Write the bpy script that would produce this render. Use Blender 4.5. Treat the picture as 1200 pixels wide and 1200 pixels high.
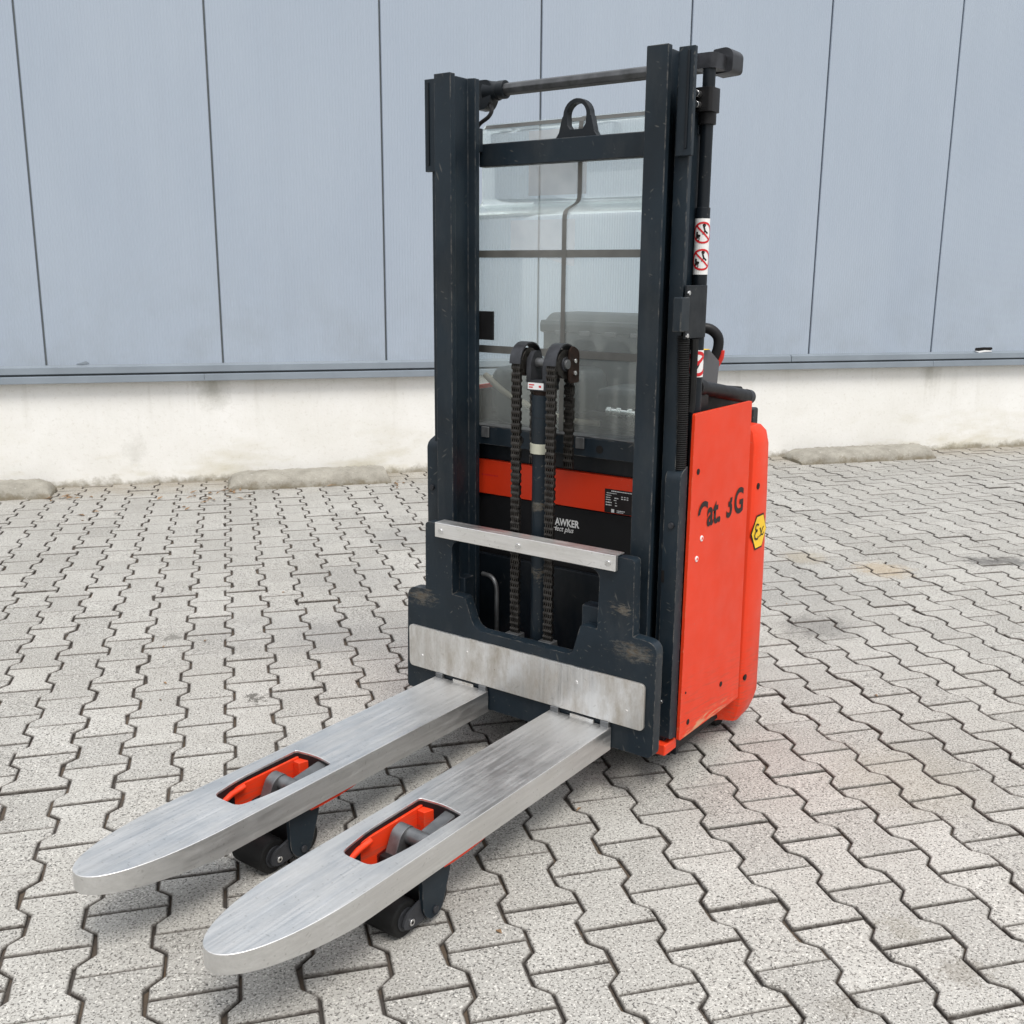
import bpy, bmesh, math, random
from mathutils import Vector, Matrix
from mathutils.geometry import tessellate_polygon
random.seed(7)
R = math.radians
scene = bpy.context.scene
col = scene.collection
for o in list(bpy.data.objects):
    bpy.data.objects.remove(o)

# ------------------------------------------------------------------ camera
cam = bpy.data.cameras.new('camera')
cam.sensor_fit = 'HORIZONTAL'; cam.sensor_width = 36.0
cam.lens = 36.0 * 1222.9 / 1200.0
cam.clip_start = 0.05; cam.clip_end = 500
yaw, pitch, roll = 0.26315, 0.22731, 0.00686
CAM = Vector((0.54015, -3.25422, 1.29409))
fw = Vector((math.sin(yaw)*math.cos(pitch), math.cos(yaw)*math.cos(pitch), -math.sin(pitch)))
rt = Vector((math.cos(yaw), -math.sin(yaw), 0)); up = rt.cross(fw)
rt2 = rt*math.cos(roll) + up*math.sin(roll); up2 = -rt*math.sin(roll) + up*math.cos(roll)
co = bpy.data.objects.new('camera', cam); col.objects.link(co)
m3 = Matrix((rt2, up2, -fw)).transposed()
co.matrix_world = Matrix.Translation(CAM) @ m3.to_4x4()
scene.camera = co

# ------------------------------------------------------------------ sky, sun, exposure
SUN_EL, SUN_AZ = R(60), R(172)          # azimuth: compass direction the light comes from, +Y = 0
world = bpy.data.worlds.new('World'); scene.world = world; world.use_nodes = True
wn, wl = world.node_tree.nodes, world.node_tree.links
wn.clear()
w_out = wn.new('ShaderNodeOutputWorld'); w_bg = wn.new('ShaderNodeBackground')
sky = wn.new('ShaderNodeTexSky'); sky.sky_type = 'NISHITA'; sky.sun_disc = False
sky.sun_elevation = SUN_EL; sky.sun_rotation = SUN_AZ; sky.dust_density = 3.0; sky.air_density = 1.0
w_tc = wn.new('ShaderNodeTexCoord'); w_map = wn.new('ShaderNodeMapping'); w_map.inputs['Scale'].default_value = (1.2, 1.2, 3.0)
w_noise = wn.new('ShaderNodeTexNoise'); w_noise.inputs['Scale'].default_value = 2.2
w_noise.inputs['Detail'].default_value = 6; w_noise.inputs['Roughness'].default_value = .6
w_ramp = wn.new('ShaderNodeValToRGB')
w_ramp.color_ramp.elements[0].position = .30; w_ramp.color_ramp.elements[0].color = (5.2, 5.4, 5.8, 1)
w_ramp.color_ramp.elements[1].position = .72; w_ramp.color_ramp.elements[1].color = (10.5, 10.5, 10.4, 1)
w_mix = wn.new('ShaderNodeMix'); w_mix.data_type = 'RGBA'; w_mix.inputs[0].default_value = .85
wl.new(w_tc.outputs['Generated'], w_map.inputs[0]); wl.new(w_map.outputs[0], w_noise.inputs['Vector'])
wl.new(w_noise.outputs[0], w_ramp.inputs[0])
wl.new(sky.outputs[0], w_mix.inputs[6]); wl.new(w_ramp.outputs[0], w_mix.inputs[7])
w_sep = wn.new('ShaderNodeSeparateXYZ'); wl.new(w_tc.outputs['Generated'], w_sep.inputs[0])
w_mr = wn.new('ShaderNodeMapRange'); wl.new(w_sep.outputs['Z'], w_mr.inputs[0])
for k_, v_ in zip((1, 2, 3, 4), (0., 1., .45, 1.35)): w_mr.inputs[k_].default_value = v_
w_mul = wn.new('ShaderNodeMix'); w_mul.data_type = 'RGBA'; w_mul.blend_type = 'MULTIPLY'; w_mul.inputs[0].default_value = 1.
wl.new(w_mix.outputs[2], w_mul.inputs[6]); wl.new(w_mr.outputs[0], w_mul.inputs[7])
wl.new(w_mul.outputs[2], w_bg.inputs[0]); w_bg.inputs[1].default_value = 0.10
wl.new(w_bg.outputs[0], w_out.inputs[0])

sun_d = bpy.data.lights.new('sun', 'SUN'); sun_d.energy = 1.35; sun_d.angle = R(22); sun_d.color = (1, .96, .9)
sun_o = bpy.data.objects.new('sun', sun_d); col.objects.link(sun_o)
sdir = Vector((math.sin(SUN_AZ)*math.cos(SUN_EL), math.cos(SUN_AZ)*math.cos(SUN_EL), math.sin(SUN_EL)))
sun_o.rotation_euler = sdir.to_track_quat('Z', 'Y').to_euler(); sun_o.location = (0, -5, 9)

vs = scene.view_settings
scene.display_settings.display_device = 'sRGB'
vs.view_transform = 'Standard'; vs.look = 'None'; vs.gamma = 1.0; vs.exposure = 0.80; vs.use_curve_mapping = False
scene.render.engine = 'CYCLES'
scene.cycles.max_bounces = 8; scene.cycles.transparent_max_bounces = 12; scene.cycles.caustics_reflective = False
scene.cycles.caustics_refractive = False

# ------------------------------------------------------------------ material helpers
class NT:
    def __init__(s, name):
        s.m = bpy.data.materials.new(name); s.m.use_nodes = True
        s.n = s.m.node_tree.nodes; s.l = s.m.node_tree.links; s.n.clear()
        s.out = s.n.new('ShaderNodeOutputMaterial'); s.b = s.n.new('ShaderNodeBsdfPrincipled')
        s.l.new(s.b.outputs[0], s.out.inputs[0])
        s._pos = None; s._obj = None
    def put(s, sock, v):
        if hasattr(v, 'is_linked') or isinstance(v, bpy.types.NodeSocket): s.l.new(v, sock)
        elif isinstance(v, (tuple, list)) and len(v) == 3 and sock.type == 'RGBA': sock.default_value = (*v, 1)
        else: sock.default_value = v
    def set(s, **k):
        for a, v in k.items(): s.put(s.b.inputs[a.replace('_', ' ')], v)
        return s
    def pos(s):
        if not s._pos: s._pos = s.n.new('ShaderNodeNewGeometry').outputs['Position']
        return s._pos
    def obj(s):
        if not s._obj: s._obj = s.n.new('ShaderNodeTexCoord').outputs['Object']
        return s._obj
    def mapping(s, v, scale=(1, 1, 1), loc=(0, 0, 0), rot=(0, 0, 0)):
        k = s.n.new('ShaderNodeMapping'); s.l.new(v, k.inputs[0])
        k.inputs['Scale'].default_value = scale; k.inputs['Location'].default_value = loc; k.inputs['Rotation'].default_value = rot
        return k.outputs[0]
    def noise(s, v, scale, detail=3, rough=.5, dist=0.):
        k = s.n.new('ShaderNodeTexNoise'); s.l.new(v, k.inputs['Vector'])
        k.inputs['Scale'].default_value = scale; k.inputs['Detail'].default_value = detail
        k.inputs['Roughness'].default_value = rough; k.inputs['Distortion'].default_value = dist
        return k.outputs[0]
    def voronoi(s, v, scale, feature='F1', out=0, rnd=1.):
        k = s.n.new('ShaderNodeTexVoronoi'); k.feature = feature; s.l.new(v, k.inputs['Vector'])
        k.inputs['Scale'].default_value = scale; k.inputs['Randomness'].default_value = rnd
        return k.outputs[out]
    def ramp(s, f, a, b, ca=(0, 0, 0), cb=(1, 1, 1), interp='LINEAR'):
        k = s.n.new('ShaderNodeValToRGB'); s.l.new(f, k.inputs[0]); e = k.color_ramp.elements
        k.color_ramp.interpolation = interp
        e[0].position = a; e[1].position = b; e[0].color = (*ca, 1); e[1].color = (*cb, 1)
        return k.outputs[0]
    def mr(s, f, a, b, c=0., d=1.):
        k = s.n.new('ShaderNodeMapRange'); s.l.new(f, k.inputs[0])
        for i, v in enumerate((a, b, c, d)): k.inputs[i+1].default_value = v
        return k.outputs[0]
    def mix(s, f, a, b, blend='MIX'):
        k = s.n.new('ShaderNodeMix'); k.data_type = 'RGBA'; k.blend_type = blend
        s.put(k.inputs[0], f); s.put(k.inputs[6], a); s.put(k.inputs[7], b)
        return k.outputs[2]
    def math(s, op, a, b=0., c=None):
        k = s.n.new('ShaderNodeMath'); k.operation = op
        s.put(k.inputs[0], a); s.put(k.inputs[1], b)
        if c is not None: s.put(k.inputs[2], c)
        return k.outputs[0]
    def vdist(s, v, p):
        k = s.n.new('ShaderNodeVectorMath'); k.operation = 'DISTANCE'; s.l.new(v, k.inputs[0]); k.inputs[1].default_value = p
        return k.outputs['Value']
    def bump(s, h, strength=.3, dist=.002, normal=None):
        k = s.n.new('ShaderNodeBump'); k.inputs['Strength'].default_value = strength; k.inputs['Distance'].default_value = dist
        s.l.new(h, k.inputs['Height'])
        if normal is not None: s.l.new(normal, k.inputs['Normal'])
        return k.outputs[0]
    def edge(s, radius=.004):
        bv = s.n.new('ShaderNodeBevel'); bv.samples = 4; bv.inputs['Radius'].default_value = radius
        g = s.n.new('ShaderNodeNewGeometry')
        k = s.n.new('ShaderNodeVectorMath'); k.operation = 'DOT_PRODUCT'
        s.l.new(bv.outputs[0], k.inputs[0]); s.l.new(g.outputs['True Normal'], k.inputs[1])
        return s.mr(k.outputs['Value'], .99, .86)

def plain(name, c, rough=.5, metal=0., var=.12, scale=25, bump=0.):
    t = NT(name); n = t.noise(t.obj(), scale, 4, .6)
    f = t.mr(n, .3, .7)
    t.set(Base_Color=t.mix(f, tuple(v*(1-var) for v in c), tuple(min(1, v*(1+var)) for v in c)), Roughness=t.mr(n, .25, .75, max(.05, rough-.1), min(1, rough+.12)), Metallic=metal, Specular_IOR_Level=.22 if max(c) < .06 else .45)
    if bump: t.set(Normal=t.bump(t.noise(t.obj(), scale*8, 3), bump, .001))
    return t.m

def scratch_mask(t, dens=.5):
    """short straight scratches in several directions, in metres of the machine"""
    v = t.obj(); tot = None
    for k, (sc, rot, th) in enumerate((((60, 60, 7), (.15, .35, 0), .16), ((6, 50, 60), (.2, .6, .3), .14), ((75, 60, 10), (-.4, -.8, .2), .14), ((80, 70, 22), (.9, .1, 1.0), .17), ((10, 75, 75), (.1, -.35, .2), .14), ((70, 70, 14), (.1, 1.1, .3), .15))):
        q = t.mapping(t.mapping(v, rot=rot), sc, (k*3.1, k*1.7, k))
        d = t.voronoi(q, 1.0)
        m = t.mr(d, th, th*.5)
        g = t.mr(t.noise(t.mapping(v, loc=(k*5+3, 1, 2)), 7, 3, .6), .62-.14*dens, .70-.14*dens)
        m = t.math('MULTIPLY', m, g); tot = m if tot is None else t.math('ADD', tot, m)
    return t.math('MINIMUM', tot, 1.)

# slate-blue machine paint with scratches, chipped edges and dust
def slate_mat(name, dens=.5, chips=True, c=(.0090, .0162, .0235), spots=()):
    t = NT(name); v = t.obj()
    base = t.mix(t.mr(t.noise(v, 6, 4), .3, .7), tuple(k*.8 for k in c), tuple(k*1.3 for k in c))
    dust = t.mr(t.noise(t.mapping(v, (1, 1, .35)), 11, 5, .65), .50, .80, 0, .10)
    base = t.mix(dust, base, (.19, .18, .16))
    sc = scratch_mask(t, dens)
    base = t.mix(t.math('MULTIPLY', sc, .42), base, (.15, .145, .13))
    for (sx, sy, sz, r) in spots:      # paint rubbed through to primer and metal
        d = t.vdist(t.mapping(v, (1, 1, 2.2)), (sx, sy, sz*2.2))
        d = t.math('ADD', d, t.mr(t.noise(t.mapping(v, (1, 1, 3)), 34, 8, .8), .25, .75, -.075, .075))
        tone = t.mix(t.mr(t.noise(t.mapping(v, (1, 1, 2.5)), 60, 4, .7), .38, .62), (.15, .11, .065), (.20, .195, .175))
        base = t.mix(t.mr(d, r, r*.1, 0, .55), base, tone)
    if chips:
        blob = t.mr(t.noise(t.mapping(v, loc=(1, 5, 9)), 30, 5, .7), .72, .75)
        base = t.mix(t.math('MULTIPLY', blob, .7), base, t.mix(t.mr(t.noise(v, 70, 2), .4, .6), (.20, .13, .08), (.33, .31, .27)))
        ed = t.math('MULTIPLY', t.edge(.0035), t.mr(t.noise(v, 38, 4, .7), .46, .62))
        base = t.mix(t.math('MULTIPLY', ed, .75), base, (.26, .24, .21))
    t.set(Base_Color=base, Roughness=t.mr(t.noise(v, 20, 3), .3, .7, .36, .56), Specular_IOR_Level=.30)
    t.set(Normal=t.bump(t.noise(v, 160, 3), .12, .001))
    return t.m

def orange_mat(name, c=(.75, .045, .011), scuff=True):
    t = NT(name); v = t.obj()
    base = t.mix(t.mr(t.noise(v, 4, 4), .3, .7), tuple(k*.93 for k in c), tuple(k*1.05 for k in c))
    sep = t.n.new('ShaderNodeSeparateXYZ'); t.l.new(v, sep.inputs[0])
    # scuffs: nearly level streaks, most of them low on the panel
    st = t.noise(t.mapping(t.mapping(v, rot=(R(7), 0, 0)), (30, 6, 90)), 1.5, 6, .7)
    low = t.mr(sep.outputs['Z'], .12, .34, 1., .06)
    scf = t.math('MULTIPLY', t.mr(st, .50, .66), low)
    base = t.mix(t.math('MULTIPLY', scf, .55), base, (.24, .085, .055))
    bare = t.math('MULTIPLY', t.mr(t.noise(t.mapping(v, (20, 7, 60)), 1.3, 6, .75), .52, .60), t.mr(t.math('ADD', sep.outputs['Z'], t.mr(t.noise(v, 12, 4), .3, .7, -.02, .02)), .165, .135))
    base = t.mix(t.math('MULTIPLY', bare, .7 if scuff else 0.), base, (.55, .40, .22))
    base = t.mix(t.math('MULTIPLY', scratch_mask(t, .1), .35), base, (.55, .22, .16))
    ed = t.math('MULTIPLY', t.edge(.003), t.mr(t.noise(v, 45, 4, .7), .50, .66))
    base = t.mix(t.math('MULTIPLY', ed, .7), base, (.60, .30, .17))
    t.set(Base_Color=base, Roughness=t.mr(t.noise(v, 15, 3), .3, .7, .34, .50), Specular_IOR_Level=.28); t.set(Normal=t.bump(t.noise(v, 220, 2), .06, .001))
    return t.m

def steel_mat(name, axis='y', c=.62, dirt=.4):
    t = NT(name); v = t.obj()
    sc = {'y': (60, 1.6, 60), 'z': (60, 60, 2.0), 'x': (2.0, 60, 60)}[axis]
    br = t.noise(t.mapping(v, sc), 3, 5, .65)
    fine = t.noise(t.mapping(v, tuple(k*5 for k in sc)), 3, 3, .6)
    cl = t.noise(t.mapping(v, {'y': (2.6, .45, 2.6), 'z': (1.3, 1.3, .55), 'x': (.6, 1.5, 1.5)}[axis]), 9, 6, .7)
    dark = t.mr(cl, .40, .66, 0., dirt)
    base = t.mix(t.mr(br, .3, .7), (c*.92, c*.92, c*.91), (c*1.05, c*1.045, c*1.03))
    base = t.mix(dark, base, (.30, .275, .24) if axis == 'y' else (.27, .215, .14))
    spot = t.mr(t.noise(v, 75, 4, .7), .70, .76, 0, .7)
    base = t.mix(spot, base, (.16, .12, .08))
    base = t.mix(t.math('MULTIPLY', scratch_mask(t, .8), .38), base, (.34, .33, .31))
    base = t.mix(t.mr(t.noise(t.mapping(v, loc=(2, 7, 3)), 14, 6, .75), .56, .74, 0, .4), base, (.86, .86, .86))
    r = t.math('ADD', t.mr(t.math('ADD', t.math('MULTIPLY', br, .5), t.math('MULTIPLY', t.noise(v, 6, 5, .7), .5)), .35, .65, .30, .54), t.math('MULTIPLY', dark, .3))
    t.set(Base_Color=base, Metallic=t.math('SUBTRACT', 1.0, t.math('MULTIPLY', dark, .6)), Roughness=r)
    t.set(Normal=t.bump(t.math('ADD', fine, t.math('MULTIPLY', t.noise(v, 24, 4, .6), 1.5)), .10, .0012))
    return t.m

M = {}
M['slate'] = slate_mat('slate_paint', .35)
M['slate_worn'] = slate_mat('slate_paint_worn', .75, spots=((-.335, 0, .412, .055), (.335, 0, .398, .06), (.30, 0, .50, .03), (.0, .066, .70, .03), (.01, .066, .52, .025)))
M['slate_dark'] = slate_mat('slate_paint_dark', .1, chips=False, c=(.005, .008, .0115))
M['orange'] = orange_mat('orange_paint', scuff=False)
M['orange_panel'] = orange_mat('scuffed_orange_paint')
M['steel'] = steel_mat('brushed_steel_fork', 'y', .74, .22)
M['steel_plate'] = steel_mat('stained_steel_plate', 'z', .74, .72)
M['steel_bar'] = steel_mat('steel_trim', 'x', .82, .22)
M['black'] = plain('black_plastic', (.012, .012, .013), .45)
M['rubber'] = plain('black_polyurethane', (.011, .011, .011), .6, 0, .3, 40, .2)
M['chain'] = plain('greasy_chain_steel', (.055, .051, .047), .38, .8, .5, 60)
M['iron'] = plain('worn_grey_iron', (.17, .175, .18), .42, .7, .25, 30, .1)
M['dark_iron'] = plain('dark_iron', (.05, .052, .058), .45, .5, .35, 30, .1)
M['rust'] = plain('rusty_iron', (.028, .017, .013), .6, .3, .5, 60, .3)
M['chrome'] = plain('zinc_screw', (.66, .66, .66), .25, 1., .1)
M['dark_hole'] = plain('dark_screw_recess', (.01, .009, .009), .6)
M['ring'] = plain('cream_ring', (.50, .50, .40), .5)
M['hood'] = plain('grey_hood_plastic', (.042, .050, .056), .55, 0, .25, 12, .1)
M['console'] = plain('grey_console_plastic', (.085, .085, .092), .5, 0, .15)
def pale_patch_mat():  # whitish, mostly transparent surface for the screen patches
    t = NT('pale_see_through'); n, l = t.n, t.l; n.remove(t.b)
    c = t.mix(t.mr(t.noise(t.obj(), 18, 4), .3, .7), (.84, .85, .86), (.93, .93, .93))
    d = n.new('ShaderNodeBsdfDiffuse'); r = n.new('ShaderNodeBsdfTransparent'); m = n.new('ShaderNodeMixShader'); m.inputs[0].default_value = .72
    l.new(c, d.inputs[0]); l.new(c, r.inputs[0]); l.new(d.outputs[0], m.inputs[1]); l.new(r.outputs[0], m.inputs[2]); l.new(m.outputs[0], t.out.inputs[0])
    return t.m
M['sheet'] = pale_patch_mat()
M['worn_bar'] = plain('worn_grey_bar', (.075, .078, .082), .45, .4, .4, 30, .1)
M['tape'] = plain('grey_conductive_tape', (.16, .16, .15), .45, .3)
M['paper'] = plain('white_paper', (.80, .80, .80), .7, 0, .05)
M['white'] = plain('white_print', (.80, .80, .79), .5, 0, .06)
M['letter_black'] = plain('black_print', (.018, .014, .014), .5, 0, .3)
M['red_print'] = plain('red_print', (.60, .015, .02), .45)
M['yellow'] = plain('yellow_badge', (.86, .55, .02), .45, 0, .05)
M['red_plastic'] = plain('red_plastic', (.65, .03, .02), .4)
M['hose_tan'] = plain('tan_hose', (.30, .26, .20), .5)
M['leaf'] = plain('dry_leaf', (.24, .15, .08), .8, 0, .5, 30)

def screen_mat():
    t = NT('clear_plastic_screen'); n, l = t.n, t.l; n.remove(t.b)
    tr = n.new('ShaderNodeBsdfTransparent'); tr.inputs[0].default_value = (.955, .985, .975, 1)
    gl = n.new('ShaderNodeBsdfGlossy'); gl.inputs['Roughness'].default_value = .04; gl.inputs[0].default_value = (.97, 1, .99, 1)
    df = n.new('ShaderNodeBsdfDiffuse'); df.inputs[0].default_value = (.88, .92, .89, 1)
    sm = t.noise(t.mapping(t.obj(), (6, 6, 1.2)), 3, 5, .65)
    hz = t.mr(sm, .35, .75, .115, .185)  # white haze: scuffed plastic plus sky reflection painted in as diffuse colour
    fr = n.new('ShaderNodeFresnel'); fr.inputs[0].default_value = 1.58
    f2 = t.math('MINIMUM', t.math('MULTIPLY', fr.outputs[0], .62), .75)
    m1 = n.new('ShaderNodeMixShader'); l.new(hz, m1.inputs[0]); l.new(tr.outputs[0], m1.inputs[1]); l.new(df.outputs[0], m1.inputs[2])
    m2 = n.new('ShaderNodeMixShader'); l.new(f2, m2.inputs[0]); l.new(m1.outputs[0], m2.inputs[1]); l.new(gl.outputs[0], m2.inputs[2])
    l.new(m2.outputs[0], t.out.inputs[0])
    return t.m
M['screen'] = screen_mat()

# pavers: exposed grit concrete; stains sit at their own places in the yard
def paver_mat(name, flat=False):
    t = NT(name); p = t.pos()
    oi = t.n.new('ShaderNodeObjectInfo').outputs['Random']
    at = t.n.new('ShaderNodeAttribute'); at.attribute_name = 'tint'
    tint = t.math('ADD', t.math('MULTIPLY', oi, 0.0), at.outputs['Fac'])
    big = t.noise(p, 1.3, 5, .6); mid = t.noise(p, 9, 5, .65)
    base = t.mix(t.mr(big, .3, .7), (.375, .362, .332), (.450, .440, .412))
    base = t.mix(t.mr(mid, .35, .7, 0, .55), base, (.325, .312, .284))
    k = t.math('ADD', .89, t.math('MULTIPLY', t.math('FRACT', t.math('ADD', oi, tint)), .20))
    base = t.mix(1., base, t.n_rgb(k) if False else base, 'MIX')
    hsv = t.n.new('ShaderNodeHueSaturation'); t.l.new(base, hsv.inputs['Color']); t.l.new(k, hsv.inputs['Value']); base = hsv.outputs[0]
    # grit: dark, pale and ochre grains a few millimetres across
    g1 = t.mr(t.noise(p, 205, 2, .6), .565, .62); g2 = t.mr(t.noise(t.mapping(p, loc=(5, 2, 0)), 165, 2, .6), .61, .65)
    g3 = t.mr(t.noise(t.mapping(p, loc=(1, 9, 0)), 190, 2, .6), .57, .65)
    base = t.mix(t.math('MULTIPLY', g3, .75), base, (.70, .68, .63))
    base = t.mix(t.math('MULTIPLY', g1, .80), base, (.095, .086, .076))
    base = t.mix(t.math('MULTIPLY', g2, .85), base, (.055, .052, .05))
    wob = t.mr(t.noise(p, 22, 6, .8), .3, .7, -.06, .06)
    for (sx, sy, r, c, a) in [(3.31, .65, .15, (.36, .25, .12), .42), (3.08, .92, .13, (.33, .27, .17), .35), (2.62, .03, .17, (.07, .068, .066), .45),
                              (3.84, .66, .10, (.045, .043, .042), .62), (3.98, .64, .10, (.045, .043, .042), .62), (.56, -.14, .034, (.07, .065, .055), .8), (.28, .49, .034, (.13, .125, .11), .65),
                              (.62, .45, .32, (.2, .2, .2), .22), (1.35, 1.75, .25, (.19, .19, .185), .35), (2.75, .6, .5, (.17, .17, .165), .25), (1.83, -1.80, .055, (.11, .09, .06), .35),
                              (1.80, -1.66, .05, (.15, .13, .08), .25), (1.56, -1.83, .05, (.13, .11, .08), .25), (1.0, 1.1, .3, (.2, .2, .2), .2), (.88, .35, .22, (.2, .2, .2), .25), (2.2, -1.1, .25, (.26, .23, .16), .22)]:
        d = t.math('ADD', t.vdist(p, (sx, sy, 0)), wob)
        base = t.mix(t.mr(d, r, r*.45, 0, a), base, c)
    # dirt against the foot of the wall
    sep = t.n.new('ShaderNodeSeparateXYZ'); t.l.new(p, sep.inputs[0])
    wy = t.math('ADD', sep.outputs['Y'], t.mr(t.noise(p, 5, 4, .7), .3, .7, -.18, .18))
    base = t.mix(t.mr(wy, 3.0, 3.45, 0, .5), base, (.24, .20, .14))
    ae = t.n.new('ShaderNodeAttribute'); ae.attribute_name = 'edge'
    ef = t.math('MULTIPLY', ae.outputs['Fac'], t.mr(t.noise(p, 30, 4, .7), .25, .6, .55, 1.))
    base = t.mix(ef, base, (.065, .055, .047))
    t.set(Base_Color=base, Roughness=.86, Specular_IOR_Level=.3)
    hh = t.math('ADD', t.noise(p, 330, 3, .7), t.math('MULTIPLY', t.noise(p, 60, 3, .6), .8))
    t.set(Normal=t.bump(hh, .45, .0022))
    return t.m
NT.n_rgb = lambda s, k: k
M['paver'] = paver_mat('grit_concrete_paver')

def joint_mat():
    t = NT('dark_joint_sand'); p = t.pos()
    f = t.mr(t.noise(p, 6, 4, .7), .42, .68)
    c = t.mix(f, (.060, .052, .046), (.115, .080, .050))
    moss = t.mr(t.noise(t.mapping(p, loc=(4, 8, 1)), 3.1, 5, .7), .60, .72, 0, .6)
    c = t.mix(moss, c, (.060, .062, .026))
    t.set(Base_Color=c, Roughness=.95); t.set(Normal=t.bump(t.noise(p, 250, 3), .6, .003))
    return t.m
M['joint'] = joint_mat()

def yard_mat():
    t = NT('distant_paving'); p = t.pos()
    t.set(Base_Color=t.mix(t.mr(t.noise(p, 2, 6, .7), .3, .7), (.25, .24, .215), (.34, .33, .30)), Roughness=.9)
    return t.m
M['yard'] = yard_mat()

def cladding_mat():
    t = NT('blue_grey_micro_ribbed_cladding'); p = t.pos()
    sep = t.n.new('ShaderNodeSeparateXYZ'); t.l.new(p, sep.inputs[0])
    w = t.math('SINE', t.math('MULTIPLY', sep.outputs['X'], 2*math.pi/.0175))
    big = t.noise(t.mapping(p, (1, 1, .45)), 1.3, 4, .6)
    c = t.mix(t.mr(big, .3, .7), (.342, .400, .480), (.372, .430, .506))
    c = t.mix(t.mr(t.noise(t.mapping(p, (7, 1, .16)), 1.5, 5, .65), .45, .75, 0, .14), c, (.31, .355, .418))
    low = t.math('MULTIPLY', t.mr(sep.outputs['Z'], .72, 1.5, 1, 0), t.mr(t.noise(p, 3.5, 5, .65), .42, .72, 0, .5))
    c = t.mix(low, c, (.275, .31, .345))
    scr = t.mr(t.noise(t.mapping(p, (1, 1, .3)), 28, 4, .7), .735, .76, 0, .35)
    c = t.mix(scr, c, (.55, .58, .60))
    t.set(Base_Color=c, Roughness=t.mr(big, .3, .7, .36, .48), Specular_IOR_Level=.4)
    dent = t.noise(t.mapping(p, (1, 1, .6)), 2.4, 2)
    b1 = t.bump(dent, .10, .02)
    t.set(Normal=t.bump(w, .5, .0016, b1))
    return t.m
M['cladding'] = cladding_mat()
M['flashing'] = plain('grey_blue_flashing', (.215, .25, .287), .4, 0, .10, 3)
M['gap'] = plain('dark_joint_seal', (.17, .19, .20), .7)

def plinth_mat():
    t = NT('cream_concrete_plinth'); p = t.pos()
    sep = t.n.new('ShaderNodeSeparateXYZ'); t.l.new(p, sep.inputs[0]); z = sep.outputs['Z']
    c = t.mix(t.mr(t.noise(p, 2.5, 6, .65), .3, .7), (.76, .75, .71), (.84, .835, .81))
    c = t.mix(t.mr(t.noise(p, 45, 4, .7), .55, .75, 0, .35), c, (.50, .47, .40))
    och = t.math('MULTIPLY', t.mr(t.noise(t.mapping(p, (1, 1, 3)), 1.6, 5, .65), .48, .70, 0, .6), t.mr(z, .40, .05, 0, 1))
    c = t.mix(och, c, (.50, .45, .29))
    streak = t.math('MULTIPLY', t.mr(t.noise(t.mapping(p, (9, 1, .8)), 1.5, 4, .6), .56, .74, 0, .28), t.mr(z, .2, .62, 0, 1))
    c = t.mix(streak, c, (.44, .42, .36))
    zz = t.math('ADD', z, t.mr(t.noise(p, 11, 5, .75), .3, .7, -.03, .03))
    c = t.mix(t.mr(zz, .045, .0, 0, .8), c, (.20, .17, .11))
    for (sx, sz, r, a) in [(.43, .60, .12, .55), (5.52, .60, .10, .4), (-.05, .20, .07, .25)]:
        d = t.math('ADD', t.vdist(t.mapping(p, (1, 0, .6)), (sx, 0, sz*.6)), t.mr(t.noise(p, 18, 4, .7), .3, .7, -.03, .03))
        c = t.mix(t.mr(d, r, 0, 0, a), c, (.24, .23, .17))
    pit = t.mr(t.noise(p, 26, 3, .8), .74, .77)
    c = t.mix(t.math('MULTIPLY', pit, .6), c, (.25, .22, .17))
    t.set(Base_Color=c, Roughness=.9); t.set(Normal=t.bump(t.math('ADD', t.noise(p, 8, 4, .6), t.math('MULTIPLY', t.noise(p, 90, 4, .7), .35)), .35, .006))
    return t.m
M['plinth'] = plinth_mat()

def stop_mat():
    t = NT('weathered_concrete'); p = t.pos()
    c = t.mix(t.mr(t.noise(p, 8, 6, .7), .3, .7), (.24, .225, .19), (.40, .38, .33))
    sep = t.n.new('ShaderNodeSeparateXYZ'); t.l.new(p, sep.inputs[0])
    c = t.mix(t.mr(t.math('ADD', sep.outputs['Z'], t.mr(t.noise(p, 14, 4, .7), .3, .7, -.03, .03)), .035, .0, 0, .7), c, (.15, .12, .07))
    c = t.mix(t.mr(t.noise(p, 120, 3, .7), .60, .68, 0, .7), c, (.13, .12, .10))
    c = t.mix(t.mr(t.noise(t.mapping(p, loc=(3, 3, 3)), 40, 3, .7), .66, .70, 0, .5), c, (.60, .58, .54))
    t.set(Base_Color=c, Roughness=.95); t.set(Normal=t.bump(t.noise(p, 90, 5, .75), .7, .006))
    return t.m
M['stop'] = stop_mat()

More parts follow.
